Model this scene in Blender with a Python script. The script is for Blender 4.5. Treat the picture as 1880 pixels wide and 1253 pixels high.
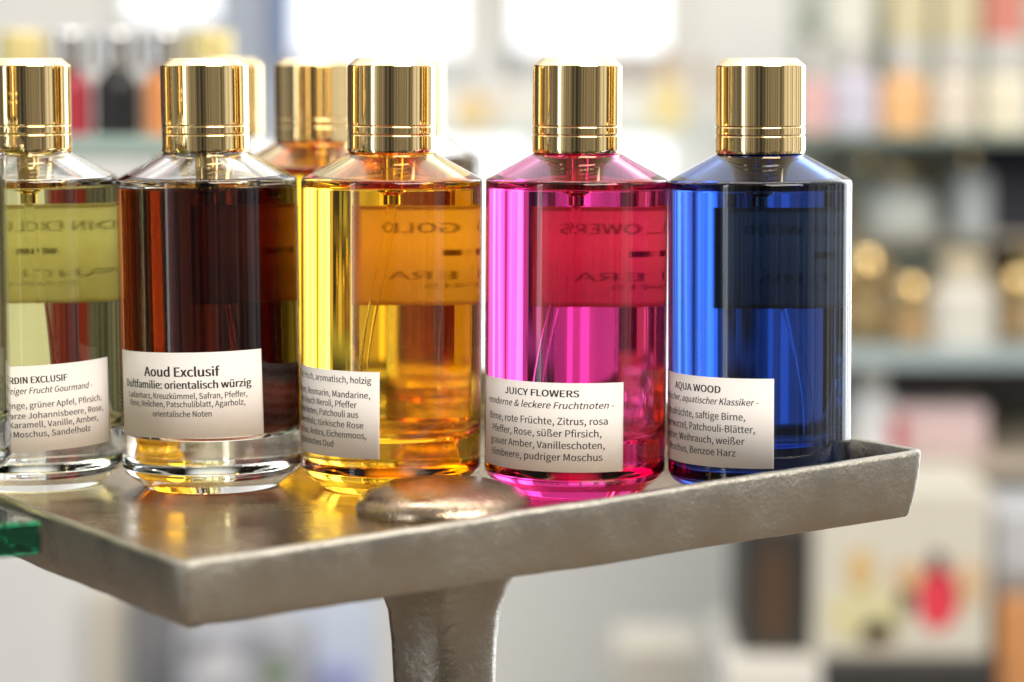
import bpy, bmesh, math, random
from mathutils import Vector, Matrix, noise

for o in list(bpy.data.objects):
    bpy.data.objects.remove(o, do_unlink=True)
S = bpy.context.scene
COL = S.collection
R = math.radians
random.seed(7)

# ------------------------------------------------------------------ camera
FPX, W, H = 5200.0, 1880.0, 1253.0
TAU = math.atan((626.5 - 110) / FPX)          # downward tilt
HC = 0.1327                                   # height of the lens above the tray floor
cam_d = bpy.data.cameras.new('camera')
cam = bpy.data.objects.new('camera', cam_d)
COL.objects.link(cam)
cam.location = (0, 0, HC)
cam.rotation_euler = (math.pi / 2 - TAU, 0, 0)
cam_d.sensor_width = 36.0
cam_d.lens = FPX / W * 36.0
cam_d.clip_start, cam_d.clip_end = 0.02, 60
cam_d.dof.use_dof = True
cam_d.dof.focus_distance = 0.852
cam_d.dof.aperture_fstop = 6.3
cam_d.dof.aperture_blades = 0
S.camera = cam


def ray(px, py):
    dx, dy = (px - W / 2) / FPX, -(py - H / 2) / FPX
    return Vector((dx, math.cos(TAU) + dy * math.sin(TAU), -math.sin(TAU) + dy * math.cos(TAU)))


def at(px, py, Y):
    d = ray(px, py)
    return Vector((0, 0, HC)) + d * (Y / d.y)


def ground(px, py, z):
    d = ray(px, py)
    return Vector((0, 0, HC)) + d * ((z - HC) / d.z)


# ------------------------------------------------------------------ light of the shop interior
world = bpy.data.worlds.new('World')
S.world = world
world.use_nodes = True
wn, wl = world.node_tree.nodes, world.node_tree.links
wn.clear()
wo = wn.new('ShaderNodeOutputWorld')
bg = wn.new('ShaderNodeBackground')
tc = wn.new('ShaderNodeTexCoord')
sx = wn.new('ShaderNodeSeparateXYZ')
wl.new(tc.outputs['Generated'], sx.inputs[0])


def wmath(op, a, b=None, clamp=False):
    n = wn.new('ShaderNodeMath')
    n.operation = op
    n.use_clamp = clamp
    for i, v in enumerate((a, b)):
        if v is None:
            continue
        if isinstance(v, (int, float)):
            n.inputs[i].default_value = v
        else:
            wl.new(v, n.inputs[i])
    return n.outputs[0]


negy = wmath('MULTIPLY', sx.outputs['Y'], -1.0)
azi = wmath('ARCTAN2', sx.outputs['X'], negy)
azn = wmath('ADD', wmath('MULTIPLY', azi, 1 / (2 * math.pi)), 0.5)
ramp = wn.new('ShaderNodeValToRGB')
wl.new(azn, ramp.inputs[0])
WARM, NEUT, COOL, RED = (1.0, .93, .82), (1, .98, .95), (.93, .97, 1.0), (1.0, .10, .08)
stops = [(-180, .55, NEUT), (-166, .5, NEUT), (-164, .14, RED), (-151, .16, RED), (-147, .10, WARM), (-110, .13, WARM), (-104, .4, NEUT), (-93, .4, NEUT),
         (-66, .18, NEUT), (-56, .14, NEUT), (-54, .7, COOL), (-51.2, .7, COOL), (-50.8, 8.0, COOL), (-46.5, 8.0, COOL), (-46, .7, COOL), (-39, .9, COOL), (-35, .26, WARM),
         (-19, .30, WARM), (-17, .15, NEUT), (-4, .08, NEUT), (6, .08, NEUT), (9, .27, WARM), (38, .30, WARM),
         (56, .22, WARM), (62, .9, NEUT), (115, .95, NEUT), (122, .25, WARM),
         (133, 6.5, COOL), (144, 6.5, COOL), (149, .3, WARM),
         (153, 6.5, COOL), (163, 6.0, COOL)]
assert len(stops) <= 32
cr = ramp.color_ramp
cr.interpolation = 'LINEAR'
while len(cr.elements) > 1:
    cr.elements.remove(cr.elements[0])
SC = 9.0
for i, (a, v, c) in enumerate(stops):
    p = (a + 180) / 360
    e = cr.elements[0] if i == 0 else cr.elements.new(p)
    e.position = p
    e.color = (v * c[0] / SC, v * c[1] / SC, v * c[2] / SC, 1)
# uneven shelves and furniture round the room: narrow upright tone changes
vz = wn.new('ShaderNodeTexNoise')
vz.noise_dimensions = '2D'
vz.inputs['Scale'].default_value = 1.0
vz.inputs['Detail'].default_value = 4.0
cmb = wn.new('ShaderNodeCombineXYZ')
wl.new(wmath('MULTIPLY', azn, 70.0), cmb.inputs[0])
wl.new(wmath('MULTIPLY', sx.outputs['Z'], 2.0), cmb.inputs[1])
wl.new(cmb.outputs[0], vz.inputs['Vector'])
tone = wmath('ADD', wmath('MULTIPLY', wmath('SUBTRACT', vz.outputs[0], 0.35), 3.0, True), 0.35)
# ceiling brighter, floor darker
up = wn.new('ShaderNodeMapRange')
up.inputs['From Min'].default_value = 0.35
up.inputs['From Max'].default_value = 0.6
wl.new(sx.outputs['Z'], up.inputs['Value'])
dn = wn.new('ShaderNodeMapRange')
dn.inputs['From Min'].default_value = -0.45
dn.inputs['From Max'].default_value = -0.2
dn.inputs['To Min'].default_value = 0.3
wl.new(sx.outputs['Z'], dn.inputs['Value'])
m1 = wn.new('ShaderNodeMixRGB')
m1.blend_type = 'MULTIPLY'
m1.inputs[0].default_value = 1
wl.new(ramp.outputs[0], m1.inputs[1])
wl.new(wmath('MULTIPLY', tone, dn.outputs[0]), m1.inputs[2])
m2 = wn.new('ShaderNodeMixRGB')
ceil_mix = wn.new('ShaderNodeMixRGB')          # ceiling: back half raised to light the brand labels from behind
ceil_mix.inputs[1].default_value = (.45 / SC, .42 / SC, .38 / SC, 1)
ceil_mix.inputs[2].default_value = (1.7 / SC, 1.68 / SC, 1.62 / SC, 1)
ydir = wn.new('ShaderNodeMapRange')
ydir.inputs['From Min'].default_value = -.35
ydir.inputs['From Max'].default_value = .55
wl.new(sx.outputs['Y'], ydir.inputs['Value'])
wl.new(ydir.outputs[0], ceil_mix.inputs[0])
wl.new(ceil_mix.outputs[0], m2.inputs[2])
wl.new(up.outputs[0], m2.inputs[0])
wl.new(m1.outputs[0], m2.inputs[1])
wl.new(m2.outputs[0], bg.inputs[0])
bg.inputs[1].default_value = SC * 1.0
wl.new(bg.outputs[0], wo.inputs[0])


def area(name, loc, target, sx_, sy_, power, color):
    l = bpy.data.lights.new(name, 'AREA')
    l.shape = 'RECTANGLE'
    l.size, l.size_y = sx_, sy_
    l.energy = power
    l.color = color
    o = bpy.data.objects.new(name, l)
    COL.objects.link(o)
    o.location = loc
    o.rotation_euler = (Vector(target) - Vector(loc)).to_track_quat('-Z', 'Y').to_euler()
    return o


area('sticker_fill', (0.85, -0.5, 1.3), (0, .9, 0.03), 1.5, 1.1, 56.0, (1.0, .93, .84))  # added unseen fill that brightens the stickers and the tray
area('background_fill', (0.2, 1.2, 1.7), (0.2, 2.8, -.1), 1.8, .6, 24.0, (1.0, .95, .88))  # added unseen fill that brightens the back wall and shelves


S.view_settings.view_transform = 'Standard'
S.view_settings.look = 'None'
S.view_settings.exposure = 0.15
S.view_settings.gamma = 1.0
S.view_settings.use_curve_mapping = False
S.render.engine = 'CYCLES'
c = S.cycles
c.use_denoising = True
try:
    c.denoiser = 'OPENIMAGEDENOISE'
    c.denoising_prefilter = 'ACCURATE'
except Exception:
    pass
c.use_adaptive_sampling = True
c.adaptive_threshold = 0.01
c.max_bounces = 36
c.transmission_bounces = 36
c.glossy_bounces = 12
c.diffuse_bounces = 4
c.transparent_max_bounces = 16
c.volume_bounces = 0
c.caustics_reflective = True
c.caustics_refractive = True
c.blur_glossy = 0.4
c.sample_clamp_indirect = 8.0


# ------------------------------------------------------------------ helpers
def obj(name, me, mat=None, parent=None, loc=None):
    o = bpy.data.objects.new(name, me)
    COL.objects.link(o)
    if mat is not None and me is not None:
        me.materials.append(mat)
    if parent is not None:
        o.parent = parent
    if loc is not None:
        o.location = loc
    return o


def tag(o, label=None, cat=None, group=None, kind=None):
    if label:
        o['label'] = label
    if cat:
        o['category'] = cat
    if group:
        o['group'] = group
    if kind:
        o['kind'] = kind
    return o


def empty(name, loc):
    o = bpy.data.objects.new(name, None)
    o.empty_display_size = .01
    COL.objects.link(o)
    o.location = loc
    return o


def mesh(name, verts, faces, smooth=True):
    me = bpy.data.meshes.new(name)
    me.from_pydata([tuple(v) for v in verts], [], faces)
    bm = bmesh.new()
    bm.from_mesh(me)
    bmesh.ops.remove_doubles(bm, verts=bm.verts, dist=1e-7)
    bmesh.ops.recalc_face_normals(bm, faces=bm.faces)
    bm.to_mesh(me)
    bm.free()
    if smooth:
        for p in me.polygons:
            p.use_smooth = True
    return me


def round_profile(pts, n=5):
    """pts: (r, z, fillet radius). Corners with a fillet become arcs; results carry close support points."""
    out = []
    N = len(pts)
    for i, p in enumerate(pts):
        f = p[2] if len(p) > 2 else 0
        if f <= 0 or i == 0 or i == N - 1:
            out.append((p[0], p[1]))
            continue
        a, b, c_ = Vector(pts[i - 1][:2]), Vector(p[:2]), Vector(pts[i + 1][:2])
        d1, d2 = (a - b), (c_ - b)
        l1, l2 = d1.length, d2.length
        d1.normalize()
        d2.normalize()
        t = min(f, l1 * .45, l2 * .45)
        p0, p2 = b + d1 * t, b + d2 * t
        out.append(tuple(p0 + d1 * min(t * .15, l1 * .02 + 1e-6)))
        for k in range(n + 1):
            s = k / n
            q = p0 * (1 - s) ** 2 + b * 2 * s * (1 - s) + p2 * s ** 2
            out.append(tuple(q))
        out.append(tuple(p2 + d2 * min(t * .15, l2 * .02 + 1e-6)))
    return out


def lathe_data(prof, seg=96, closed=False, k=0.001):
    verts, faces, rings = [], [], []
    for r, z in prof:
        if r < 1e-9:
            rings.append([len(verts)])
            verts.append((0, 0, z * k))
        else:
            st = len(verts)
            for i in range(seg):
                a = 2 * math.pi * i / seg
                verts.append((r * k * math.cos(a), r * k * math.sin(a), z * k))
            rings.append(list(range(st, st + seg)))
    pairs = list(zip(rings[:-1], rings[1:]))
    if closed:
        pairs.append((rings[-1], rings[0]))
    for a, b in pairs:
        if len(a) == 1 and len(b) == 1:
            continue
        for i in range(seg):
            j = (i + 1) % seg
            if len(a) == 1:
                faces.append((a[0], b[j], b[i]))
            elif len(b) == 1:
                faces.append((a[i], a[j], b[0]))
            else:
                faces.append((a[i], a[j], b[j], b[i]))
    return verts, faces


def lathe(name, prof, seg=96, closed=False, k=0.001):
    return mesh(name, *lathe_data(prof, seg, closed, k))


def box_mesh(name, x0, x1, y0, y1, z0, z1, bev=0.0, segs=2):
    bm = bmesh.new()
    bmesh.ops.create_cube(bm, size=1)
    for v in bm.verts:
        v.co = Vector(((x0 + x1) / 2 + v.co.x * (x1 - x0), (y0 + y1) / 2 + v.co.y * (y1 - y0), (z0 + z1) / 2 + v.co.z * (z1 - z0)))
    if bev > 0:
        bmesh.ops.bevel(bm, geom=bm.edges[:], offset=bev, segments=segs, affect='EDGES', profile=.5)
    me = bpy.data.meshes.new(name)
    bm.to_mesh(me)
    bm.free()
    return me


def tube(name, pts, r, seg=12):
    verts, faces = [], []
    n = len(pts)
    for i, p in enumerate(pts):
        t = (Vector(pts[min(i + 1, n - 1)]) - Vector(pts[max(i - 1, 0)])).normalized()
        s = t.cross(Vector((0, 1, 0)))
        if s.length < 1e-4:
            s = t.cross(Vector((1, 0, 0)))
        s.normalize()
        u = s.cross(t)
        for k in range(seg):
            a = 2 * math.pi * k / seg
            verts.append(Vector(p) + (s * math.cos(a) + u * math.sin(a)) * r)
    for i in range(n - 1):
        for k in range(seg):
            l = (k + 1) % seg
            faces.append((i * seg + k, i * seg + l, (i + 1) * seg + l, (i + 1) * seg + k))
    faces.append(tuple(range(seg)))
    faces.append(tuple(range((n - 1) * seg, n * seg)))
    return mesh(name, verts, faces)


# ------------------------------------------------------------------ materials
def newmat(name):
    m = bpy.data.materials.new(name)
    m.use_nodes = True
    nt = m.node_tree
    nt.nodes.clear()
    out = nt.nodes.new('ShaderNodeOutputMaterial')
    return m, nt, out


def plain(name, col, rough=.5, metal=0.0, var=0.08, scale=40.0, bump=0.0, bscale=400.0, spec=.5):
    m, nt, out = newmat(name)
    b = nt.nodes.new('ShaderNodeBsdfPrincipled')
    b.inputs['Roughness'].default_value = rough
    b.inputs['Metallic'].default_value = metal
    b.inputs['Specular IOR Level'].default_value = spec
    t = nt.nodes.new('ShaderNodeTexCoord')
    nz = nt.nodes.new('ShaderNodeTexNoise')
    nz.inputs['Scale'].default_value = scale
    nz.inputs['Detail'].default_value = 5
    nt.links.new(t.outputs['Object'], nz.inputs['Vector'])
    mx = nt.nodes.new('ShaderNodeMixRGB')
    mx.inputs[1].default_value = (*[min(1, v * (1 - var)) for v in col], 1)
    mx.inputs[2].default_value = (*[min(1, v * (1 + var)) for v in col], 1)
    nt.links.new(nz.outputs[0], mx.inputs[0])
    nt.links.new(mx.outputs[0], b.inputs['Base Color'])
    if bump:
        n2 = nt.nodes.new('ShaderNodeTexNoise')
        n2.inputs['Scale'].default_value = bscale
        n2.inputs['Detail'].default_value = 4
        nt.links.new(t.outputs['Object'], n2.inputs['Vector'])
        bp = nt.nodes.new('ShaderNodeBump')
        bp.inputs['Strength'].default_value = bump
        bp.inputs['Distance'].default_value = .0006
        nt.links.new(n2.outputs[0], bp.inputs['Height'])
        nt.links.new(bp.outputs[0], b.inputs['Normal'])
    nt.links.new(b.outputs[0], out.inputs['Surface'])
    return m


def emit(name, col, strength):
    m, nt, out = newmat(name)
    e = nt.nodes.new('ShaderNodeEmission')
    e.inputs[0].default_value = (*col, 1)
    e.inputs[1].default_value = strength
    nt.links.new(e.outputs[0], out.inputs['Surface'])
    return m


def absorb(nt, out, T, dist):
    """volume absorption that leaves the transmittance T after dist metres"""
    sig = [-math.log(max(t, 1e-4)) / dist for t in T]
    d = max(sig)
    v = nt.nodes.new('ShaderNodeVolumeAbsorption')
    v.inputs['Color'].default_value = (*[1 - s / d for s in sig], 1)
    v.inputs['Density'].default_value = d
    nt.links.new(v.outputs[0], out.inputs['Volume'])


def glassmat(name, ior=1.5, T=None, dist=.05, rough=0.0, color=(1, 1, 1)):
    m, nt, out = newmat(name)
    g = nt.nodes.new('ShaderNodeBsdfGlass')
    g.inputs['IOR'].default_value = ior
    g.inputs['Roughness'].default_value = rough
    g.inputs['Color'].default_value = (*color, 1)
    nt.links.new(g.outputs[0], out.inputs['Surface'])
    if T:
        absorb(nt, out, T, dist)
    return m


def paper(name, col, trans=.3, var=.03):
    m, nt, out = newmat(name)
    d = nt.nodes.new('ShaderNodeBsdfDiffuse')
    tr = nt.nodes.new('ShaderNodeBsdfTranslucent')
    mx = nt.nodes.new('ShaderNodeMixShader')
    mx.inputs[0].default_value = trans
    t = nt.nodes.new('ShaderNodeTexCoord')
    nz = nt.nodes.new('ShaderNodeTexNoise')
    nz.inputs['Scale'].default_value = 900
    nz.inputs['Detail'].default_value = 6
    nt.links.new(t.outputs['Object'], nz.inputs['Vector'])
    cm = nt.nodes.new('ShaderNodeMixRGB')
    cm.inputs[1].default_value = (*[v * (1 - var) for v in col], 1)
    cm.inputs[2].default_value = (*[min(1, v * (1 + var)) for v in col], 1)
    nt.links.new(nz.outputs[0], cm.inputs[0])
    nt.links.new(cm.outputs[0], d.inputs[0])
    nt.links.new(cm.outputs[0], tr.inputs[0])
    nt.links.new(d.outputs[0], mx.inputs[1])
    nt.links.new(tr.outputs[0], mx.inputs[2])
    nt.links.new(mx.outputs[0], out.inputs['Surface'])
    return m


def castmetal(name, col, rough, bump, bscale, dark=.84):
    m, nt, out = newmat(name)
    b = nt.nodes.new('ShaderNodeBsdfPrincipled')
    b.inputs['Metallic'].default_value = 1
    t = nt.nodes.new('ShaderNodeTexCoord')
    a = nt.nodes.new('ShaderNodeTexNoise')
    a.inputs['Scale'].default_value = 45
    a.inputs['Detail'].default_value = 8
    a.inputs['Roughness'].default_value = .65
    nt.links.new(t.outputs['Object'], a.inputs['Vector'])
    cm = nt.nodes.new('ShaderNodeMixRGB')
    cm.inputs[1].default_value = (*[v * dark for v in col], 1)
    cm.inputs[2].default_value = (*[min(1, v * 1.12) for v in col], 1)
    nt.links.new(a.outputs[0], cm.inputs[0])
    nt.links.new(cm.outputs[0], b.inputs['Base Color'])
    rr = nt.nodes.new('ShaderNodeMapRange')
    rr.inputs['From Min'].default_value = .3
    rr.inputs['From Max'].default_value = .7
    rr.inputs['To Min'].default_value = rough * .75
    rr.inputs['To Max'].default_value = rough * 1.25
    nt.links.new(a.outputs[0], rr.inputs['Value'])
    nt.links.new(rr.outputs[0], b.inputs['Roughness'])
    f = nt.nodes.new('ShaderNodeTexNoise')
    f.inputs['Scale'].default_value = bscale
    f.inputs['Detail'].default_value = 6
    f.inputs['Roughness'].default_value = .6
    nt.links.new(t.outputs['Object'], f.inputs['Vector'])
    msk = nt.nodes.new('ShaderNodeMath')
    msk.operation = 'MULTIPLY'
    pm_ = nt.nodes.new('ShaderNodeMapRange')
    pm_.inputs['From Min'].default_value = .42
    pm_.inputs['From Max'].default_value = .62
    pm_.inputs['To Min'].default_value = .12
    nt.links.new(a.outputs[0], pm_.inputs['Value'])
    nt.links.new(f.outputs[0], msk.inputs[0])
    nt.links.new(pm_.outputs[0], msk.inputs[1])
    bp = nt.nodes.new('ShaderNodeBump')
    bp.inputs['Strength'].default_value = bump
    bp.inputs['Distance'].default_value = .0008
    nt.links.new(msk.outputs[0], bp.inputs['Height'])
    nt.links.new(bp.outputs[0], b.inputs['Normal'])
    nt.links.new(b.outputs[0], out.inputs['Surface'])
    return m


def goldmat(name, col, rough):
    m, nt, out = newmat(name)
    b = nt.nodes.new('ShaderNodeBsdfPrincipled')
    b.inputs['Metallic'].default_value = 1
    b.inputs['Roughness'].default_value = rough
    b.inputs['Base Color'].default_value = (*col, 1)
    t = nt.nodes.new('ShaderNodeTexCoord')
    n = nt.nodes.new('ShaderNodeTexNoise')
    n.inputs['Scale'].default_value = 90
    n.inputs['Detail'].default_value = 6
    nt.links.new(t.outputs['Object'], n.inputs['Vector'])
    bp = nt.nodes.new('ShaderNodeBump')
    bp.inputs['Strength'].default_value = .05
    bp.inputs['Distance'].default_value = .0004
    nt.links.new(n.outputs[0], bp.inputs['Height'])
    nt.links.new(bp.outputs[0], b.inputs['Normal'])
    nt.links.new(b.outputs[0], out.inputs['Surface'])
    return m


M_GOLD = goldmat('polished_gold', (.90, .685, .345), .06)
M_GOLD_TOP = goldmat('brushed_gold', (.80, .655, .41), .32)
M_TUBE = glassmat('clear_plastic', 1.025)
M_STICK = paper('sticker_paper', (.80, .76, .73), .15)
M_BRAND = paper('label_paper', (.96, .74, .46), .7)
M_BRAND_PALE = paper('pale_label_paper', (.93, .90, .64), .6)
M_BORDER = paper('border_print', (.62, .50, .28), .6)
M_INK = plain('black_ink', (.018, .017, .017), .7, var=.1)
M_BRANDINK = plain('gold_ink', (.10, .075, .03), .6, var=.1)
M_TRAY = castmetal('cast_nickel', (.345, .328, .286), .40, .7, 560)
M_FLOOR = castmetal('worn_nickel_bronze', (.43, .34, .235), .24, .35, 300)
M_BOSS = castmetal('polished_cast_nickel', (.38, .295, .21), .23, .5, 600)
M_STEM = castmetal('rough_cast_nickel', (.27, .254, .22), .27, .7, 420)

# ------------------------------------------------------------------ perfume bottles
RB = 28.0
OUTER = [(0, .9), (16.5, .9, .6), (18.2, 0, .5), (20.6, 0, .7), (27.2, 5.0, .9), (28.0, 6.6, 1.0), (28.0, 96.2, 1.0),
         (13.6, 104.0, .6), (12.3, 104.6, .3), (11.0, 105.4, .3), (11.0, 117.0)]
INNER = [(8.0, 117.0), (8.0, 106.5, .8), (11.4, 101.2, 1.0), (25.5, 93.6, .8), (25.5, 18.6, 1.6), (21.5, 16.6, 1.2), (0, 16.2)]
ZL = 94.9


def level_radius(zl):
    return 25.5 - (zl - 93.6) * (14.1 / 7.6)


def glass_profile(zl):
    """outer skin, neck, and the inner wall down to the liquid's edge (below it the liquid's own skin is the boundary)"""
    rl = level_radius(zl)
    return round_profile(OUTER, 6) + round_profile([(8.0, 117.0), (8.0, 106.5, .8), (11.4, 101.2, 1.0), (rl, zl)], 6)


def liquid_profile(zl):
    rl = level_radius(zl)
    p = round_profile([(0, 16.2), (21.5, 16.6, 1.2), (25.5, 18.6, 1.6), (25.5, 93.6, .5), (rl, zl)], 6)
    return p, round_profile([(rl, zl), (rl - .5, zl - .22), (rl - 1.4, zl - .36), (0, zl - .4)], 3)


def liquid_mesh(name, zl):
    side, top = liquid_profile(zl)
    v, f = lathe_data(side + top[1:], 160)
    me = bpy.data.meshes.new(name)
    me.from_pydata(v, [], f)
    zs = (zl - .45) * .001
    for p in me.polygons:
        p.use_smooth = True
        if p.normal.z > .3 and p.center.z > zs and math.hypot(p.center.x, p.center.y) < (level_radius(zl) + .01) * .001:
            p.material_index = 1
    return me


def raw_lathe(name, prof, seg):
    v, f = lathe_data(prof, seg)
    me = bpy.data.meshes.new(name)
    me.from_pydata(v, [], f)
    for p in me.polygons:
        p.use_smooth = True
    return me


CAP = round_profile([(0, 105.6), (12.4, 105.6), (12.6, 104.3, .1), (13.55, 104.25, .35), (13.75, 105.2, .3), (13.72, 109.5, .1), (13.52, 109.68, .08),
                     (13.52, 109.9, .08), (13.7, 110.2, .12), (13.7, 112.2, .12), (13.52, 112.4, .08), (13.52, 112.62, .08), (13.7, 112.85, .1),
                     (13.7, 130.9, .25), (10.9, 133.2, .3), (0, 133.3)], 3)
PUMP = round_profile([(0, 116), (7.0, 116), (7.0, 107.0, .3), (5.2, 106.4, .3), (3.5, 105.5, .3), (3.5, 98.0, .3), (3.1, 92.5, .3), (1.9, 91.6, .3), (1.9, 88.4, .2), (0, 88.4)], 3)


def wrap_patch(name, a0, a1, z0, z1, r, thick, tilt=0.0, n=60):
    """curved paper patch between two angles (deg), mm units; tilt turns it in its own plane"""
    verts, faces = [], []
    ac = (a0 + a1) / 2
    wd = R(a1 - a0) * r
    zc, hh = (z0 + z1) / 2, z1 - z0
    ct, st_ = math.cos(R(tilt)), math.sin(R(tilt))
    for rr in (r, r + thick):
        for j in range(2):
            for i in range(n + 1):
                x, y = (i / n - .5) * wd, (j - .5) * hh
                x, y = x * ct - y * st_, x * st_ + y * ct
                a = R(ac) + x / r
                verts.append((rr * math.sin(a) * .001, -rr * math.cos(a) * .001, (zc + y) * .001))
    m_ = n + 1
    for i in range(n):
        faces.append((i, i + 1, m_ + i + 1, m_ + i))
        faces.append((2 * m_ + i, 2 * m_ + i + 1, 3 * m_ + i + 1, 3 * m_ + i))
        faces.append((i, i + 1, 2 * m_ + i + 1, 2 * m_ + i))
        faces.append((m_ + i, m_ + i + 1, 3 * m_ + i + 1, 3 * m_ + i))
    faces.append((0, m_, 3 * m_, 2 * m_))
    faces.append((n, m_ + n, 3 * m_ + n, 2 * m_ + n))
    return mesh(name, verts, faces)


_txt_cache = {}
FONT = None
try:                                   # the sans serif that ships inside Blender itself
    import os
    FONT = bpy.data.fonts.load(os.path.join(bpy.utils.system_resource('DATAFILES'), 'fonts', 'Noto Sans CJK Regular.woff2'))
except Exception:
    FONT = None


def text_flat(s, bold=0.0, shear=0.0):
    """vertices / faces of a string set in the built-in typeface, size 1"""
    key = (s, shear)
    if key in _txt_cache:
        return _txt_cache[key]
    cu = bpy.data.curves.new('txt', 'FONT')
    cu.body = s
    cu.size = 1
    if FONT is not None:
        cu.font = FONT
    cu.resolution_u = 3
    cu.shear = shear
    o = bpy.data.objects.new('txt', cu)
    COL.objects.link(o)
    bpy.context.view_layer.update()
    dg = bpy.context.evaluated_depsgraph_get()
    me = bpy.data.meshes.new_from_object(o.evaluated_get(dg))
    v = [(p.co.x, p.co.y) for p in me.vertices]
    f = [tuple(p.vertices) for p in me.polygons]
    bpy.data.objects.remove(o)
    bpy.data.curves.remove(cu)
    bpy.data.meshes.remove(me)
    _txt_cache[key] = (v, f)
    return v, f


CAPH = max(p[1] for p in text_flat('H')[0])   # cap height of the typeface at size 1


def wrap_text(name, lines, a_ref, z_ref, r, tilt=0.0):
    """lines: (text, x_left mm, width mm, baseline mm from z_ref, cap height mm, bold, shear), x from a_ref"""
    V, F = [], []
    ct, st_ = math.cos(R(tilt)), math.sin(R(tilt))
    for (s, x0, wd, yb, ch, bold, shear) in lines:
        if s is None:                       # plain bar: x0, width, y0, height
            v = [(x0, yb), (x0 + wd, yb), (x0 + wd, yb + ch), (x0, yb + ch)]
            nseg = max(1, int(wd / 1.0))
            v = [(x0 + wd * i / nseg, yb + ch * j) for j in range(2) for i in range(nseg + 1)]
            f = [(i, i + 1, nseg + 2 + i, nseg + 1 + i) for i in range(nseg)]
            pts = v
        else:
            v, f = text_flat(s, bold, shear)
            xs = [p[0] for p in v]
            lo, hi = min(xs), max(xs)
            k = wd / (hi - lo)
            pts = [(x0 + (p[0] - lo) * k, yb + p[1] * ch / CAPH) for p in v]
        # heavier weight: the same glyphs printed again a hair to the side
        em = ch / .73
        for n_, dx in enumerate((-.5, .5) if s is None or not bold else (-1, 0, 1)):
            if s is None and n_:
                break
            sh_ = 0 if s is None else dx * (.034 if bold else .024) * em
            rr = r + .012 * n_
            st = len(V)
            for x, y in pts:
                x += sh_
                x, y = x * ct - y * st_, x * st_ + y * ct
                a = R(a_ref) + x / r
                V.append((rr * math.sin(a) * .001, -rr * math.cos(a) * .001, (z_ref + y) * .001))
            F += [tuple(st + i for i in q) for q in f]
    me = bpy.data.meshes.new(name)
    me.from_pydata(V, [], F)
    return me


def centred(rows, c_deg, base):
    """rows: (text, width, baseline below label top, cap height, bold, shear) -> lines centred on the label"""
    return [(s, -w / 2, w, -b, h, bo, sh) for (s, w, b, h, bo, sh) in rows]


def right_end(rows, a_ref):
    """rows: (text, right-end angle, width, baseline below top, cap height, bold, shear)"""
    return [(s, R(a - a_ref) * RB - w, w, -b, h, bo, sh) for (s, a, w, b, h, bo, sh) in rows]


def tube_pts(bend, yaw):
    pts = []
    for i in range(25):
        s = i / 24
        z = 89 - s * (89 - 18.3)
        off = bend * math.sin(s * math.pi * .62) ** 1.5 + bend * .55 * s * s
        pts.append((off * math.cos(yaw) * .001, off * math.sin(yaw) * .001, z * .001))
    return pts


ME_GLASS = raw_lathe('glass_body', glass_profile(ZL), 160)
ME_GLASS_LOW = raw_lathe('glass_body', glass_profile(94.2), 160)
ME_LIQ = liquid_mesh('liquid', ZL)
ME_LIQ_LOW = liquid_mesh('liquid', 94.2)
ME_CAP = lathe('cap', CAP, 128)
ME_PUMP = lathe('pump', PUMP, 48)
# the cap's flat chamfered top is brushed: second material by face
M_CAPS = (M_GOLD, M_GOLD_TOP)
for m_ in M_CAPS:
    ME_CAP.materials.append(m_)
for p in ME_CAP.polygons:
    if p.center.z > .1312:
        p.material_index = 1


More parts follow.
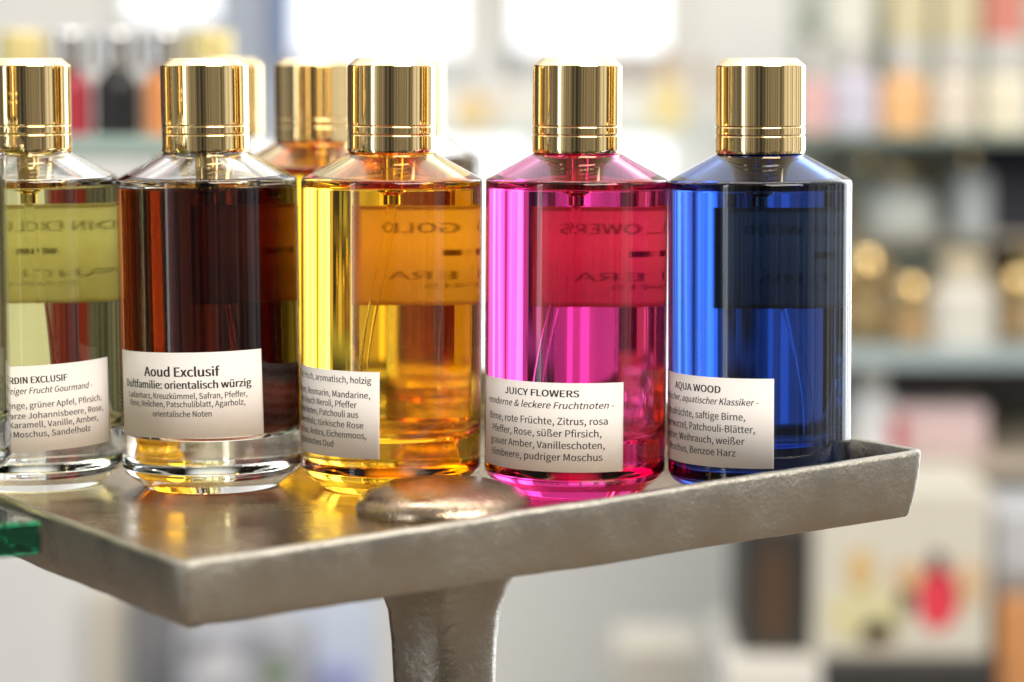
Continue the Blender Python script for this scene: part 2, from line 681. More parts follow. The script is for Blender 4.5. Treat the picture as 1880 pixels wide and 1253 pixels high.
def bottle(label, loc, glass, liq, low=False, lean=(0, 0), spin=0.0, sticker=None, brand=None, bend=5.0, byaw=.5, group=None, gl=None):
    root = empty('perfume_bottle', loc)
    root.rotation_euler = (lean[1], lean[0], math.atan2(-loc[0], loc[1]))
    tag(root, label, 'bottle', group)
    g = (ME_GLASS_LOW if low else ME_GLASS).copy()
    g.materials.clear()
    obj('glass_body', g, glass, root)
    g.materials.append(COATS.get(glass.name, glass))
    for p in g.polygons:
        r_ = math.hypot(p.center.x, p.center.y)
        nr = (p.normal.x * p.center.x + p.normal.y * p.center.y) / max(r_, 1e-6)
        if .0930 < p.center.z < .1062 and (nr < -.05 or p.normal.z < -.05):
            p.material_index = 1
    l_ = (ME_LIQ_LOW if low else ME_LIQ).copy()
    obj('liquid', l_, liq[0], root)
    l_.materials.append(liq[1])
    obj('cap', ME_CAP, None, root)
    pm = obj('pump', ME_PUMP.copy(), M_GOLD, root)
    obj('dip_tube', tube('dip_tube', tube_pts(bend, byaw), .0011), M_TUBE, root)
    if sticker:
        a0, a1, zt, h, tilt, lines = sticker
        ac = (a0 + a1) / 2
        st = obj('sticker', wrap_patch('sticker', a0, a1, zt - h, zt, RB + .03, .09, tilt), M_STICK, root)
        # text measured from the label's top edge at its middle, turned about the label's middle
        ls = [(s, x, w, y + h / 2, ch, bo, sh) for (s, x, w, y, ch, bo, sh) in lines]
        obj('lettering', wrap_text('lettering', ls, ac, zt - h / 2, RB + .17, tilt), M_INK, st)
    if brand:
        psi_r, rows = brand
        wid = 100.0
        st = obj('brand_label', wrap_patch('brand_label', 180 + psi_r - wid, 180 + psi_r, 55.7, 87.1, RB + .03, .07), M_BRAND_PALE if low else M_BRAND, root)
        ls = []
        for (s, pe, w, zc, ch, bo) in rows:
            if s == 'M':
                for kx, kw in ((0, .36), (.44, .12), (.64, .36)):
                    ls.append((None, R(pe) * RB - w + kx * w, kw * w, zc - ch / 2, ch, 0, 0))
                continue
            ls.append((s, R(pe) * RB - w, w, zc - ch / 2, ch, bo, 0))
        wl_ = R(wid) * RB
        xr = R(psi_r) * RB
        bs = [(None, xr - wl_, wl_, 55.75, 1.3, 0, 0), (None, xr - wl_, wl_, 85.75, 1.3, 0, 0), (None, xr - 1.2, 1.2, 57.1, 28.6, 0, 0)]
        obj('label_border', wrap_text('label_border', bs, 180, 0, RB + .16), M_BORDER, st)
        obj('lettering', wrap_text('lettering', ls, 180, 0, RB + .16), M_BRANDINK, st)
    return root


CLEAR = glassmat('clear_glass', 1.5, (.97, .985, .98), .03)
# skin of the liquid: index of perfume relative to glass at the wall, relative to air on top
def perfume(name, T=None):
    return glassmat(name, 1.36 / 1.5, T, .05), glassmat(name + '_top', 1.36, T, .05)


G_AMBER = glassmat('amber_tinted_glass', 1.5, (.97, .61, .05), .05)
G_PINK = glassmat('pink_tinted_glass', 1.5, (.76, .048, .32), .05)
G_BLUE = glassmat('blue_tinted_glass', 1.5, (.013, .048, .27), .05)
COATS = {'amber_tinted_glass': glassmat('amber_inner_coating', 1.5, (.96, .56, .035), .05, color=(.985, .91, .66)),
         'pink_tinted_glass': glassmat('pink_inner_coating', 1.5, (.76, .048, .32), .05, color=(.95, .42, .76)),
         'blue_tinted_glass': glassmat('blue_inner_coating', 1.5, (.013, .048, .27), .05, color=(.20, .37, .86))}
L_PALE = perfume('pale_yellow_perfume', (.91, .86, .42))
L_BROWN = perfume('dark_brown_perfume', (.05, .005, .001))
L_TINT = perfume('clear_perfume')
L_HONEY = perfume('honey_perfume', (.90, .74, .34))


def bpos(px, Y):
    return Vector(((px - 940) / 5200 * Y * 1.0, Y, 0))


# ring positions measured along the row: it runs almost straight across, slightly nearer to the right
EM = 'perfume bottles with gold caps standing in a row on the metal tray'
d_it = .22
b1_rows = right_end([
    ('JARDIN EXCLUSIF', 26.5, 20.8, 5.3, 2.0, .016, 0),
    ('- spritziger Frucht Gourmand -', 44.5, 33, 8.5, 1.85, 0, d_it),
    ('Orange, grüner Apfel, Pfirsich,', 52, 34.2, 12.9, 1.8, 0, 0),
    ('schwarze Johannisbeere, Rose,', 53, 37.5, 16.1, 1.8, 0, 0),
    ('Karamell, Vanille, Amber,', 48, 29, 18.9, 1.8, 0, 0),
    ('Moschus, Sandelholz', 41.3, 24.6, 21.8, 1.8, 0, 0)], 14.5)

b2_rows = centred([
    ('Aoud Exclusif', 25, 7.3, 2.85, .02, 0),
    ('Duftfamilie: orientalisch würzig', 44.7, 11.0, 2.3, .016, 0),
    ('Ladanharz, Kreuzkümmel, Safran, Pfeffer,', 41.8, 14.1, 1.75, 0, 0),
    ('Rose, Veilchen, Patschuliblatt, Agarholz,', 40.3, 16.6, 1.75, 0, 0),
    ('orientalische Noten', 19.2, 19.6, 1.75, 0, 0)], 0, 0)
b3_rows = right_end([
    ('Duftfeld: frisch, aromatisch, holzig', -12.6, 39, 3.6, 1.9, 0, 0),
    ('Galbanum, Rosmarin, Mandarine,', -13.3, 39, 8.1, 1.9, 0, 0),
    ('einen Hauch Neroli, Pfeffer', -22, 31, 11.1, 1.9, 0, 0),
    ('aromatische Noten, Patchouli aus', -21, 37.5, 14.1, 1.9, 0, 0),
    ('Zedernholz, türkische Rose', -17.6, 32, 17.3, 1.9, 0, 0),
    ('Moschus, Ambra, Eichenmoos,', -15.8, 33.5, 20.4, 1.9, 0, 0),
    ('bengalesisches Oud', -39, 22, 23.5, 1.9, 0, 0)], -61)
b4_rows = centred([
    ('JUICY FLOWERS', 25.2, 4.2, 2.0, .016, 0),
    ('- moderne & leckere Fruchtnoten -', 47.1, 7.75, 1.95, 0, d_it),
    ('Birne, rote Früchte, Zitrus, rosa', 42.9, 12.6, 2.1, 0, 0),
    ('Pfeffer, Rose, süßer Pfirsich,', 39.0, 16.3, 2.1, 0, 0),
    ('grauer Amber, Vanilleschoten,', 41.1, 19.9, 2.1, 0, 0),
    ('Himbeere, pudriger Moschus', 39.8, 23.5, 2.1, 0, 0)], 0, 0)
b5_rows = centred([
    ('AQUA WOOD', 19.7, 4.6, 2.1, .016, 0),
    ('- ein frischer, aquatischer Klassiker -', 43.2, 8.1, 1.95, 0, d_it),
    ('Zitrusfrüchte, saftige Birne,', 35.2, 12.6, 2.1, 0, 0),
    ('Ingwerwurzel, Patchouli-Blätter,', 41, 16.3, 2.1, 0, 0),
    ('Amber, Weihrauch, weißer', 34.8, 19.9, 2.1, 0, 0),
    ('Moschus, Benzoe Harz', 29.4, 23.5, 2.1, 0, 0)], 0, 0)


def zlab(y, Y):
    return at(940, y, Y).z * 1000


def brand_rows(name, wname, pe_name, pe):
    return [(name, pe_name, wname, 80.2, 3.1, 0), ('MANCERA', pe, 27, 65.2, 2.6, 0), ('PARIS', pe - 12, 12, 62.0, 1.6, 0),
            ('M', pe - 17.5, 6.5, 72.3, 1.9, .05)]


Y1, Y2, Y3, Y4, Y5 = .884, .880, .876, .870, .864
P1, P2, P3, P4, P5 = bpos(55, Y1), bpos(385, Y2), bpos(716, Y3), bpos(1056, Y4), bpos(1398, Y5)
bottle('clear bottle of pale yellow perfume with JARDIN EXCLUSIF sticker', P1, CLEAR, L_PALE, True, (R(-.2), 0),
       sticker=(-35, 56, zlab(671, Y1 - .028), 26.3, 2.2, b1_rows),
       brand=(40, brand_rows('JARDIN EXCLUSIF', 28, 20, 22)), bend=6, byaw=1.0, group=EM)
bottle('clear bottle of dark brown perfume with Aoud Exclusif sticker', P2, CLEAR, L_BROWN, False, (R(-.5), 0),
       sticker=(-73, 34, zlab(648, Y2 - .028), 26.2, 1.1, b2_rows),
       brand=(5.6, brand_rows('AOUD EXCLUSIF', 26, 2, 0)), bend=7, byaw=-.6, group=EM)
bottle('bottle of golden amber perfume behind the round metal boss', P3, G_AMBER, L_TINT, False, (R(.35), 0),
       sticker=(-114, -7.3, zlab(684, Y3 - .028), 26.5, 0, b3_rows),
       brand=(12.4, brand_rows('GOLD', 11.6, 2.9, 1.0)), bend=6, byaw=3.6, group=EM)
bottle('bottle of bright pink perfume with JUICY FLOWERS sticker', P4, G_PINK, L_TINT, False, (R(.3), 0),
       sticker=(-77.7, 31, zlab(704, Y4 - .028), 27.0, 0, b4_rows),
       brand=(13.9, brand_rows('JUICY FLOWERS', 27, 5, .5)), bend=7, byaw=2.6, group=EM)
bottle('bottle of deep blue perfume with AQUA WOOD sticker in the tray corner', P5, G_BLUE, L_TINT, False, (R(-.3), 0),
       sticker=(-97.5, 9, zlab(696, Y5 - .028), 27.0, 0, b5_rows),
       brand=(14.5, brand_rows('AQUA WOOD', 18, 5, .5)), bend=8, byaw=.4, group=EM)
# second and third rows
bottle('blurred bottle with dark amber perfume standing between and behind the brown and amber ones', bpos(578, .985), G_AMBER, L_TINT, False, bend=6, byaw=1.2)
bottle('far blurred bottle hidden behind the brown perfume, only its gold cap and shoulder showing', bpos(419, 1.085), CLEAR, L_HONEY, False, bend=6, byaw=1.2)
bottle('far blurred bottle hidden behind the golden amber perfume, pale gold shoulder showing', bpos(750, 1.075), CLEAR, L_HONEY, False, bend=6, byaw=2.2)

# ------------------------------------------------------------------ tray
FL = ground(327, 1036, .003)
RC = ground(1704, 826, .0155)
ux = Vector((RC.x - FL.x, RC.y - FL.y, 0))
LEN = ux.length
ux.normalize()
vx = Vector((-ux.y, ux.x, 0))
DEP = .36


def build_tray():
    nL, nD, nc, rc = 60, 60, 6, .005
    outline = []   # (u, v, outward normal)
    segs = [((rc, 0), (LEN - rc, 0), (0, -1), nL), ((LEN, rc), (LEN, DEP - rc), (1, 0), nD),
            ((LEN - rc, DEP), (rc, DEP), (0, 1), nL), ((0, DEP - rc), (0, rc), (-1, 0), nD)]
    cs = [(LEN - rc, rc), (LEN - rc, DEP - rc), (rc, DEP - rc), (rc, rc)]
    for k, (a, b, n, num) in enumerate(segs):
        for i in range(num + 1):
            s = i / num
            outline.append((a[0] + (b[0] - a[0]) * s, a[1] + (b[1] - a[1]) * s, n[0], n[1]))
        st = math.atan2(n[1], n[0])
        for i in range(1, nc):
            t = st + math.pi / 2 * i / nc
            outline.append((cs[k][0] + rc * math.cos(t), cs[k][1] + rc * math.sin(t), math.cos(t), math.sin(t)))
    # loops: (inset mm, rule) rule: ('t', off) off mm from rim, ('b', off) from underside, ('m', f) between, ('f', off) floor
    prof = [(9.0, 'b', 0), (4.6, 'b', 0), (3.9, 'b', .25), (3.4, 'b', .9), (2.2, 'm', .25), (1.0, 'm', .5), (.25, 'm', .75), (0, 't', -1.6),
            (.1, 't', -.9), (.5, 't', -.3), (1.2, 't', 0), (2.6, 't', -.05), (3.4, 't', -.4), (4.2, 'i', .5), (5.2, 'i', .12), (6.4, 'f', 0.02), (8.5, 'f', 0)]
    verts, faces = [], []
    N = len(outline)
    for (d, rule, off) in prof:
        for (u, v, nu, nv) in outline:
            f = min(1, max(0, u / LEN))
            zt = .0032 + f * .0123
            zb = -.0152 + f * .0100
            wob = (noise.noise(Vector((u * 35, v * 35, 3.3))) * .0005 + noise.noise(Vector((u * 110, v * 110, 1.3))) * .00018)
            if rule == 't':
                z = zt + off * .001 + wob * .7
            elif rule == 'b':
                z = zb + off * .001 + wob
            elif rule == 'm':
                z = zb + (zt - zb) * off
            elif rule == 'i':
                z = zt * off
            else:
                z = off * .001
            w2 = wob if rule in 'tbm' else 0
            uu, vv = u - nu * (d * .001 + w2), v - nv * (d * .001 + w2)
            verts.append(FL.xy.to_3d() + ux * uu + vx * vv + Vector((0, 0, z)))
    for k in range(len(prof) - 1):
        for i in range(N):
            j = (i + 1) % N
            faces.append((k * N + i, k * N + j, (k + 1) * N + j, (k + 1) * N + i))
    nf = len(faces)
    faces.append(tuple(range(N))[::-1])
    faces.append(tuple(range((len(prof) - 1) * N, len(prof) * N)))
    me = bpy.data.meshes.new('tray_plate')
    me.from_pydata([tuple(v) for v in verts], [], faces)
    bm = bmesh.new()
    bm.from_mesh(me)
    bmesh.ops.recalc_face_normals(bm, faces=bm.faces)
    big = [f for f in bm.faces if len(f.verts) > 50]
    r_ = bmesh.ops.split(bm, geom=big)
    big = [f for f in bm.faces if len(f.verts) > 50]
    bmesh.ops.triangulate(bm, faces=big)
    bm.to_mesh(me)
    bm.free()
    for p in me.polygons:
        p.use_smooth = abs(p.normal.z) < .9999 or p.area < 2e-6
    me.materials.append(M_TRAY)
    me.materials.append(M_FLOOR)
    for p in me.polygons:
        if p.normal.z > .95 and p.center.z < .0004:
            p.material_index = 1
    return me


BO = ground(808, 938, 0)
tray = empty('pedestal_tray', (BO.x + .0012, BO.y, -.30))
tag(tray, 'cast nickel metal tray with raised rim on a flared pedestal, carrying the perfume bottles', 'tray')
tp = obj('tray_plate', build_tray(), None, tray)
tp.location = -tray.location
boss_prof = [(26.4 * math.sin(t * math.pi / 56) ** .86, 9.6 * max(0.0, math.cos(t * math.pi / 56)) ** .8) for t in range(28)] + [(26.3, .6), (26.0, -.3)]
bo = obj('boss', lathe('boss', boss_prof, 96), M_BOSS, tray, (0, 0, .30))


def build_stem():
    prof = [(34, -9.0), (27.5, -11.5), (23.6, -15.5), (20.3, -21.5), (17.6, -29), (16.6, -38), (16.0, -50), (15.6, -65), (15.4, -90), (15.6, -140), (17, -190),
            (22, -225), (34, -248), (52, -262), (64, -272), (68, -280), (68, -299), (0, -299)]
    seg = 96
    verts, faces = [], []
    for k, (r, z) in enumerate(prof):
        for i in range(seg):
            a = 2 * math.pi * i / seg + .35
            # eight soft flutes on the shaft that die out into the foot
            fl = 1 - .028 * (1 - min(1, max(0, (r - 15) / 20))) * (1 + math.cos(6 * a)) / 2 * 1.6
            fl -= .01 * abs(math.cos(3 * a))
            verts.append((r * fl * .001 * math.cos(a), r * fl * .001 * math.sin(a), z * .001 + .30))
    for k in range(len(prof) - 1):
        for i in range(seg):
            j = (i + 1) % seg
            faces.append((k * seg + i, k * seg + j, (k + 1) * seg + j, (k + 1) * seg + i))
    me = mesh('stem', verts, faces)
    return me


obj('stem', build_stem(), M_STEM, tray)

# ------------------------------------------------------------------ green glass shelf and the bottle at the left margin
M_GREEN = glassmat('green_thick_glass', 1.5, (.40, .86, .74), .03)
gs = ground(77, 957, .0095)
shelf = empty('glass_shelf', (gs.x, gs.y, -.30))
tag(shelf, 'thick green glass shelf edge jutting in at the left margin beside the tray', 'shelf')


def slab_mesh():
    bm = bmesh.new()
    c0 = Vector((0, 0, 0))
    corners = [c0, c0 + vx * .16, c0 + vx * .16 - ux * .22, c0 - ux * .22]
    vs = []
    for z in (.0003, .0095):
        for p in corners:
            vs.append(bm.verts.new((p.x, p.y, z + .30)))
    for q in ((0, 1, 2, 3), (4, 5, 6, 7), (0, 1, 5, 4), (1, 2, 6, 5), (2, 3, 7, 6), (3, 0, 4, 7)):
        bm.faces.new([vs[i] for i in q])
    bmesh.ops.recalc_face_normals(bm, faces=bm.faces)
    bmesh.ops.bevel(bm, geom=bm.edges[:], offset=.0012, segments=3, affect='EDGES', profile=.5)
    me = bpy.data.meshes.new('glass_plate')
    bm.to_mesh(me)
    bm.free()
    return me


obj('glass_plate', slab_mesh(), M_GREEN, shelf)
pc = vx * .08 - ux * .15
post = lathe('post', round_profile([(0, 300.2), (9, 300.2, .6), (9, 6, .5), (30, 5, .6), (30, 0, .3), (0, 0)], 3), 40)
obj('post', post, M_STEM, shelf, (pc.x, pc.y, 0))
bottle('clear bottle cut by the left margin, standing on the green glass shelf', Vector(((14 - 940) / 5200 * .828 - .0285, .828, .0096)), CLEAR, L_PALE, True, bend=5, byaw=2)

# ------------------------------------------------------------------ counter under it all
M_COUNTER = plain('brown_counter', (.20, .15, .11), .35, var=.04)
ct = obj('counter', box_mesh('counter', -.9, .9, .25, 1.45, -.34, -.3, .004), M_COUNTER)
tag(ct, kind='structure')

# ------------------------------------------------------------------ the shop behind, far out of focus
M_WALL = plain('wall_paint', (.83, .83, .80), .8, var=.03, scale=3)
YW = 3.35
wl_m = box_mesh('back_wall', -.78, .92, YW, YW + .1, -1.3, 1.4)
tag(obj('back_wall', wl_m, M_WALL), kind='structure')

M_FRAME = plain('white_frame', (.78, .78, .76), .5)
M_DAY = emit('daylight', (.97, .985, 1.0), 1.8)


def window(x0, x1, y0, y1, label, Y=YW):
    a, b = at(x0, y1, Y), at(x1, y0, Y)
    root = empty('window', ((a.x + b.x) / 2, Y, a.z))
    tag(root, label, 'window', 'bright windows in the far wall')
    w, h = (b.x - a.x), (b.z - a.z)
    t = .012
    fr = []
    bm = bmesh.new()
    for (xa, xb, za, zb) in ((-w / 2 - t, -w / 2, -t, h + t), (w / 2, w / 2 + t, -t, h + t), (-w / 2, w / 2, -t, 0), (-w / 2, w / 2, h, h + t)):
        r_ = bmesh.ops.create_cube(bm, size=1)
        for v in r_['verts']:
            v.co = Vector(((xa + xb) / 2 + v.co.x * (xb - xa), -.015 + v.co.y * .028, (za + zb) / 2 + v.co.z * (zb - za)))
    me = bpy.data.meshes.new('window_frame')
    bm.to_mesh(me)
    bm.free()
    obj('window_frame', me, M_FRAME, root)
    obj('pane', box_mesh('pane', -w / 2, w / 2, -.006, -.002, 0, h), M_DAY, root)
    return root


window(238, 398, -330, 36, 'small bright window at the top, above the brown bottle')
window(540, 850, -330, 100, 'wide bright window above the golden amber bottle')
window(944, 1222, -330, 92, 'bright window above the pink bottle')

MATS = {}


def flat(col, rough=.45, metal=0):
    k = (col, rough, metal)
    if k not in MATS:
        MATS[k] = plain('paint_%d' % len(MATS), col, rough, metal, var=.06)
    return MATS[k]


M_SILVER = goldmat('silver_cap', (.80, .80, .80), .16)
M_BGGOLD = goldmat('gold_cap', (.80, .58, .27), .09)
M_WGOLD = flat((.80, .68, .30), .25, .3)
M_WHITE = flat((.62, .61, .58))


def bgbottle(cx, ybase, w, hb, capw, caph, Y, body, cap, label, shape='round', group=None, neck=True):
    """pixel sizes: body w x hb standing on ybase, cap capw x caph above"""
    b = at(cx, ybase, Y)
    k = Y / FPX
    root = empty('shelf_bottle', b)
    tag(root, label, 'bottle', group)
    r, h, cr_, ch = w * k / 2, hb * k, capw * k / 2, caph * k
    if shape == 'round':
        bp = round_profile([(0, 0), (r * .96, 0, r * .1), (r, r * .12, r * .08), (r, h - r * .35, r * .3), (cr_ * .7, h, r * .1), (cr_ * .62, h + .004), (0, h + .004)], 4)
        me = lathe('body', bp, 40, k=1)
    elif shape == 'ball':
        pr = [(max(0.0, r * math.sin(math.pi * i / 20)), h / 2 - h / 2 * math.cos(math.pi * i / 20)) for i in range(21)]
        pr[0], pr[-1] = (0, pr[0][1]), (0, pr[-1][1])
        me = lathe('body', pr, 40, k=1)
    else:
        me = box_mesh('body', -r, r, -r * .6, r * .6, 0, h, r * .12, 3)
    obj('body', me, body, root)
    if cap is not None:
        if shape == 'ball':
            pr = [(max(0.0, cr_ * math.sin(math.pi * i / 16)), h * .97 + ch / 2 - ch / 2 * math.cos(math.pi * i / 16)) for i in range(17)]
            pr[0], pr[-1] = (0, pr[0][1]), (0, pr[-1][1])
            cm = lathe('cap', pr, 32, k=1)
        else:
            cm = lathe('cap', round_profile([(0, h + .003), (cr_, h + .003, .001), (cr_, h + .003 + ch, cr_ * .15), (0, h + .003 + ch)], 4), 40, k=1)
        obj('cap', cm, cap, root)
    return root


# shelf upper left
YL = 1.5
M_GLASSY = plain('glass_shelf_edge', (.30, .40, .37), .15, var=.1)


def board(x0, x1, ytop, th, Y0, Y1, mat, label, name='wall_shelf'):
    a, b = at(x0, ytop, Y0), at(x1, ytop, Y0)
    o = obj(name, box_mesh(name, 0, b.x - a.x, 0, Y1 - Y0, -th, 0, .002), mat, None, a)
    tag(o, label, 'shelf')
    return o


board(-900, 425, 251, .011, YL - .035, YL + .1, M_GLASSY, 'blurred glass shelf of silver and gold capped bottles behind the brown bottle')
left = [(-135, 80, (.45, .35, .2), M_WGOLD, 'yellow capped bottle beyond the left end of the far shelf'),
        (-47, 80, (.2, .2, .2), M_SILVER, None),
        (40, 80, (.55, .42, .12), M_WGOLD, 'blurred bottle with yellow gold cap above the pale yellow perfume'),
        (128, 84, (.36, .03, .05), M_SILVER, 'blurred dark red bottle with silver cap on the far left shelf'),
        (217, 84, (.012, .014, .016), M_SILVER, 'blurred black bottle with silver cap on the far left shelf'),
        (304, 84, (.70, .27, .09), M_SILVER, 'blurred orange bottle with silver cap on the far left shelf'),
        (390, 84, (.5, .45, .35), M_WGOLD, 'blurred bottle with yellow cap above and behind the brown perfume')]
for cx, w, colr, cap, lab in left:
    if lab is None or cx < -60:
        continue
    bgbottle(cx, 250, w, 112, 80, 68, YL, flat(colr, .25), cap, lab)
# blue column between wall and window
a, b = at(402, 260, 3.1), at(532, -120, 3.1)
o = obj('banner', box_mesh('banner', 0, b.x - a.x, 0, .01, 0, b.z - a.z, .002), flat((.42, .47, .56), .6), None, a)
tag(o, 'blurred grey blue hanging banner between the small window and the wide one', 'banner')
a, b = at(508, 110, 3.05), at(536, -120, 3.05)
o = obj('curtain', box_mesh('curtain', 0, b.x - a.x, 0, .02, 0, b.z - a.z, .004), flat((.16, .24, .50), .7), None, a)
tag(o, 'narrow dark blue curtain at the left edge of the wide window', 'curtain')

# middle shelf with pale bottles in front of the windows
YM = 2.9
board(800, 1360, 236, .012, YM - .06, YM + .1, flat((.55, .63, .60), .2), 'pale glass shelf crossing behind the pink bottle cap')
mid = [(866, 64, 62, 30, 26, (.80, .60, .30), M_WHITE, 'blurred honey coloured bottle right of the amber bottle cap'),
       (935, 66, 84, 34, 60, (.78, .74, .68), M_SILVER, 'blurred pale beige bottle left of the pink bottle cap'),
       (1010, 60, 70, 30, 30, (.70, .62, .50), M_BGGOLD, None),
       (1085, 60, 70, 30, 30, (.72, .70, .66), M_SILVER, None),
       (1160, 54, 70, 26, 40, (.80, .80, .76), flat((.38, .22, .10), .3), 'blurred white bottle with brown cap right of the pink bottle cap'),
       (1226, 62, 88, 34, 40, (.86, .70, .34), flat((.52, .32, .14), .3), 'blurred yellow bottle with orange brown cap between pink and blue bottles'),
       (1292, 56, 74, 30, 40, (.72, .70, .68), flat((.55, .42, .30), .3), 'blurred grey bottle just left of the blue bottle cap')]
for cx, w, hb, cw, chh, colr, cap, lab in mid:
    if lab is None:
        continue
    bgbottle(cx, 235, w, hb, cw, chh, YM, flat(colr, .3), cap, lab)
a, b = at(896, 178, 2.8), at(912, 140, 2.8)

# glowing sheets added for the bright wall under that shelf and its refractions
def wall_glow(x0, x1, y0, y1, Y, label, st):
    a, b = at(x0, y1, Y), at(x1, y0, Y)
    o = obj('glow_sheet', box_mesh('glow_sheet', 0, b.x - a.x, 0, .02, 0, b.z - a.z, .002), emit('sheet_emission_%d' % x0, (.96, .985, 1.0), st), None, a)
    tag(o, label, 'glow sheet')


wall_glow(790, 960, 246, 860, 3.28, 'glowing sheet added for the bright wall under the shelf between amber and pink bottles', 1.7)
wall_glow(1120, 1225, 246, 840, 3.28, 'glowing sheet added for the bright wall under the shelf between pink and blue bottles', 1.7)

# right hand shelf unit
YR = 2.45
M_BACK = plain('grey_green_back', (.48, .51, .44), .6, var=.12, scale=9)
ru = empty('shelf_unit', at(1660, 1400, YR + .25))
tag(ru, 'blurred grey green shelf unit filled with bottles on the right', 'shelf unit')
inv = -ru.location


def rupart(name, x0, x1, y0, y1, Y0, Y1, mat):
    a, b = at(x0, y1, Y0), at(x1, y0, Y0)
    o = obj(name, box_mesh(name, a.x, b.x, Y0, Y1, a.z, b.z, .002), mat, ru)
    o.location = inv
    return o


rupart('back_panel', 1446, 2080, -220, 1320, YR + .24, YR + .26, M_BACK)
rupart('shelf_board', 1452, 2080, 244, 262, YR - .02, YR + .235, flat((.20, .26, .22), .3))
rupart('shelf_board', 1452, 2080, 642, 676, YR - .06, YR + .235, flat((.34, .42, .44), .25))
rupart('shelf_board', 1452, 2080, 846, 872, YR - .06, YR + .235, flat((.50, .42, .33), .4))
rupart('dark_panel', 1775, 2080, 264, 640, YR + .225, YR + .237, flat((.015, .017, .03), .4))  # flat dark sheet in front of the back panel
rupart('dark_panel', 1560, 2080, 678, 760, YR + .2, YR + .237, flat((.05, .05, .045), .5))  # second dark sheet, just below the shelf board

G1 = None
top = [(1492, 62, 96, 40, 62, (.80, .50, .48), M_WHITE, 'blurred pink bottle just right of the blue bottle cap'),
       (1568, 92, 110, 60, 60, (.62, .60, .72), M_WHITE, 'blurred lavender bottle on the upper right shelf'),
       (1658, 84, 104, 58, 58, (.88, .52, .24), M_WHITE, 'blurred orange bottle with white cap on the upper right shelf'),
       (1752, 84, 104, 58, 58, (.74, .67, .58), M_WHITE, 'blurred beige bottle with white cap, right of the orange one'),
       (1845, 88, 104, 64, 60, (.82, .76, .60), M_WHITE, 'blurred cream bottle with white cap at the right margin')]
for cx, w, hb, cw, chh, colr, cap, lab in top:
    bgbottle(cx, 243, w, hb, cw, chh, YR + .02, flat(colr, .35), cap, lab)
for cx, colr, lab in ((1570, (.70, .70, .62), 'pale grey carton at the top of the right shelf unit'), (1680, (.62, .56, .36), 'dull gold carton above the orange bottle'),
                      (1770, (.62, .56, .36), 'dull gold carton above the beige bottle'), (1858, (.62, .22, .17), 'brick red carton in the upper right corner')):
    a, b = at(cx - 42, 75, YR + .08), at(cx + 42, -60, YR + .08)
    # these stand on their own small riser at the back of the shelf
    a2 = at(cx - 42, 243, YR + .12)
    o = empty('carton', (a.x + (b.x - a.x) / 2, YR + .14, a2.z))
    tag(o, lab, 'box')
    hw = (b.x - a.x) / 2
    obj('riser', box_mesh('riser', -hw, hw, -.03, .05, 0, a.z - a2.z, .001), flat((.50, .52, .46), .5), o)
    obj('carton_body', box_mesh('carton_body', -hw * .95, hw * .95, -.03, .04, a.z - a2.z + .001, b.z - a2.z, .002), flat(colr, .45), o)

row2 = [(1655, 640, 0, 0),]
M_PEARL = flat((.72, .78, .76), .2)
bgbottle(1655, 432, 132, 100, 50, 20, YR + .12, M_PEARL, M_BGGOLD, 'wide pale mint bottle on the middle right shelf beside the blue bottle')
rupart('riser_board', 1560, 2000, 432, 446, YR + .06, YR + .235, flat((.42, .38, .30), .4))
bgbottle(1528, 432, 70, 96, 40, 54, YR + .1, flat((.22, .15, .07), .3), flat((.10, .09, .06), .3), 'dim brown bottle on the middle shelf just right of the blue bottle shoulder')
bgbottle(1722, 641, 40, 60, 34, 54, YR + .1, flat((.34, .26, .13), .3), M_BGGOLD, 'slim gold brown bottle between the bright gold stopper and the large white bottle')
bgbottle(1612, 641, 40, 130, 30, 30, YR + .14, flat((.50, .42, .34), .3), flat((.62, .44, .36), .3), 'slim pinkish bottle behind the amber ball stoppered one')
bgbottle(1784, 431, 76, 124, 34, 26, YR + .1, flat((.60, .66, .70), .12), M_BGGOLD, 'tall grey blue bottle in front of the dark panel', 'round')
bgbottle(1590, 641, 96, 108, 80, 92, YR + .02, flat((.26, .18, .07), .25), M_BGGOLD, 'amber bottle with round gold stopper beside the blue bottle', 'ball')
bgbottle(1672, 641, 76, 70, 74, 76, YR, flat((.42, .27, .12), .25), M_BGGOLD, 'small brown bottle with bright round gold stopper on the right shelf', 'ball')
bgbottle(1766, 641, 124, 132, 84, 40, YR, flat((.66, .64, .58), .3), flat((.66, .57, .40), .3), 'large white bottle on the middle right shelf')
bgbottle(1864, 641, 84, 86, 74, 74, YR + .02, flat((.30, .20, .09), .25), M_BGGOLD, 'dark bottle with gold stopper at the right margin', 'ball')
bgbottle(1880, 641, 56, 150, 62, 62, YR + .13, flat((.40, .30, .14), .25), M_BGGOLD, 'taller gold stoppered bottle rising behind the dark one at the right margin', 'ball')
bgbottle(1708, 431, 34, 96, 22, 26, YR + .16, flat((.60, .56, .46), .25), M_BGGOLD, 'slim cream bottle between the wide mint bottle and the tall grey blue one')
bgbottle(1596, 431, 44, 112, 30, 30, YR + .19, flat((.34, .38, .30), .3), M_BGGOLD, 'olive green bottle half hidden behind the wide mint bottle')
bgbottle(1816, 641, 36, 90, 26, 40, YR + .1, flat((.30, .22, .12), .25), M_BGGOLD, 'slim brown bottle squeezed between the large white bottle and the dark one')
bgbottle(1536, 641, 70, 90, 60, 66, YR + .06, flat((.55, .36, .26), .3), M_BGGOLD, 'copper bottle with gold ball stopper mostly hidden behind the blue bottle', 'ball')
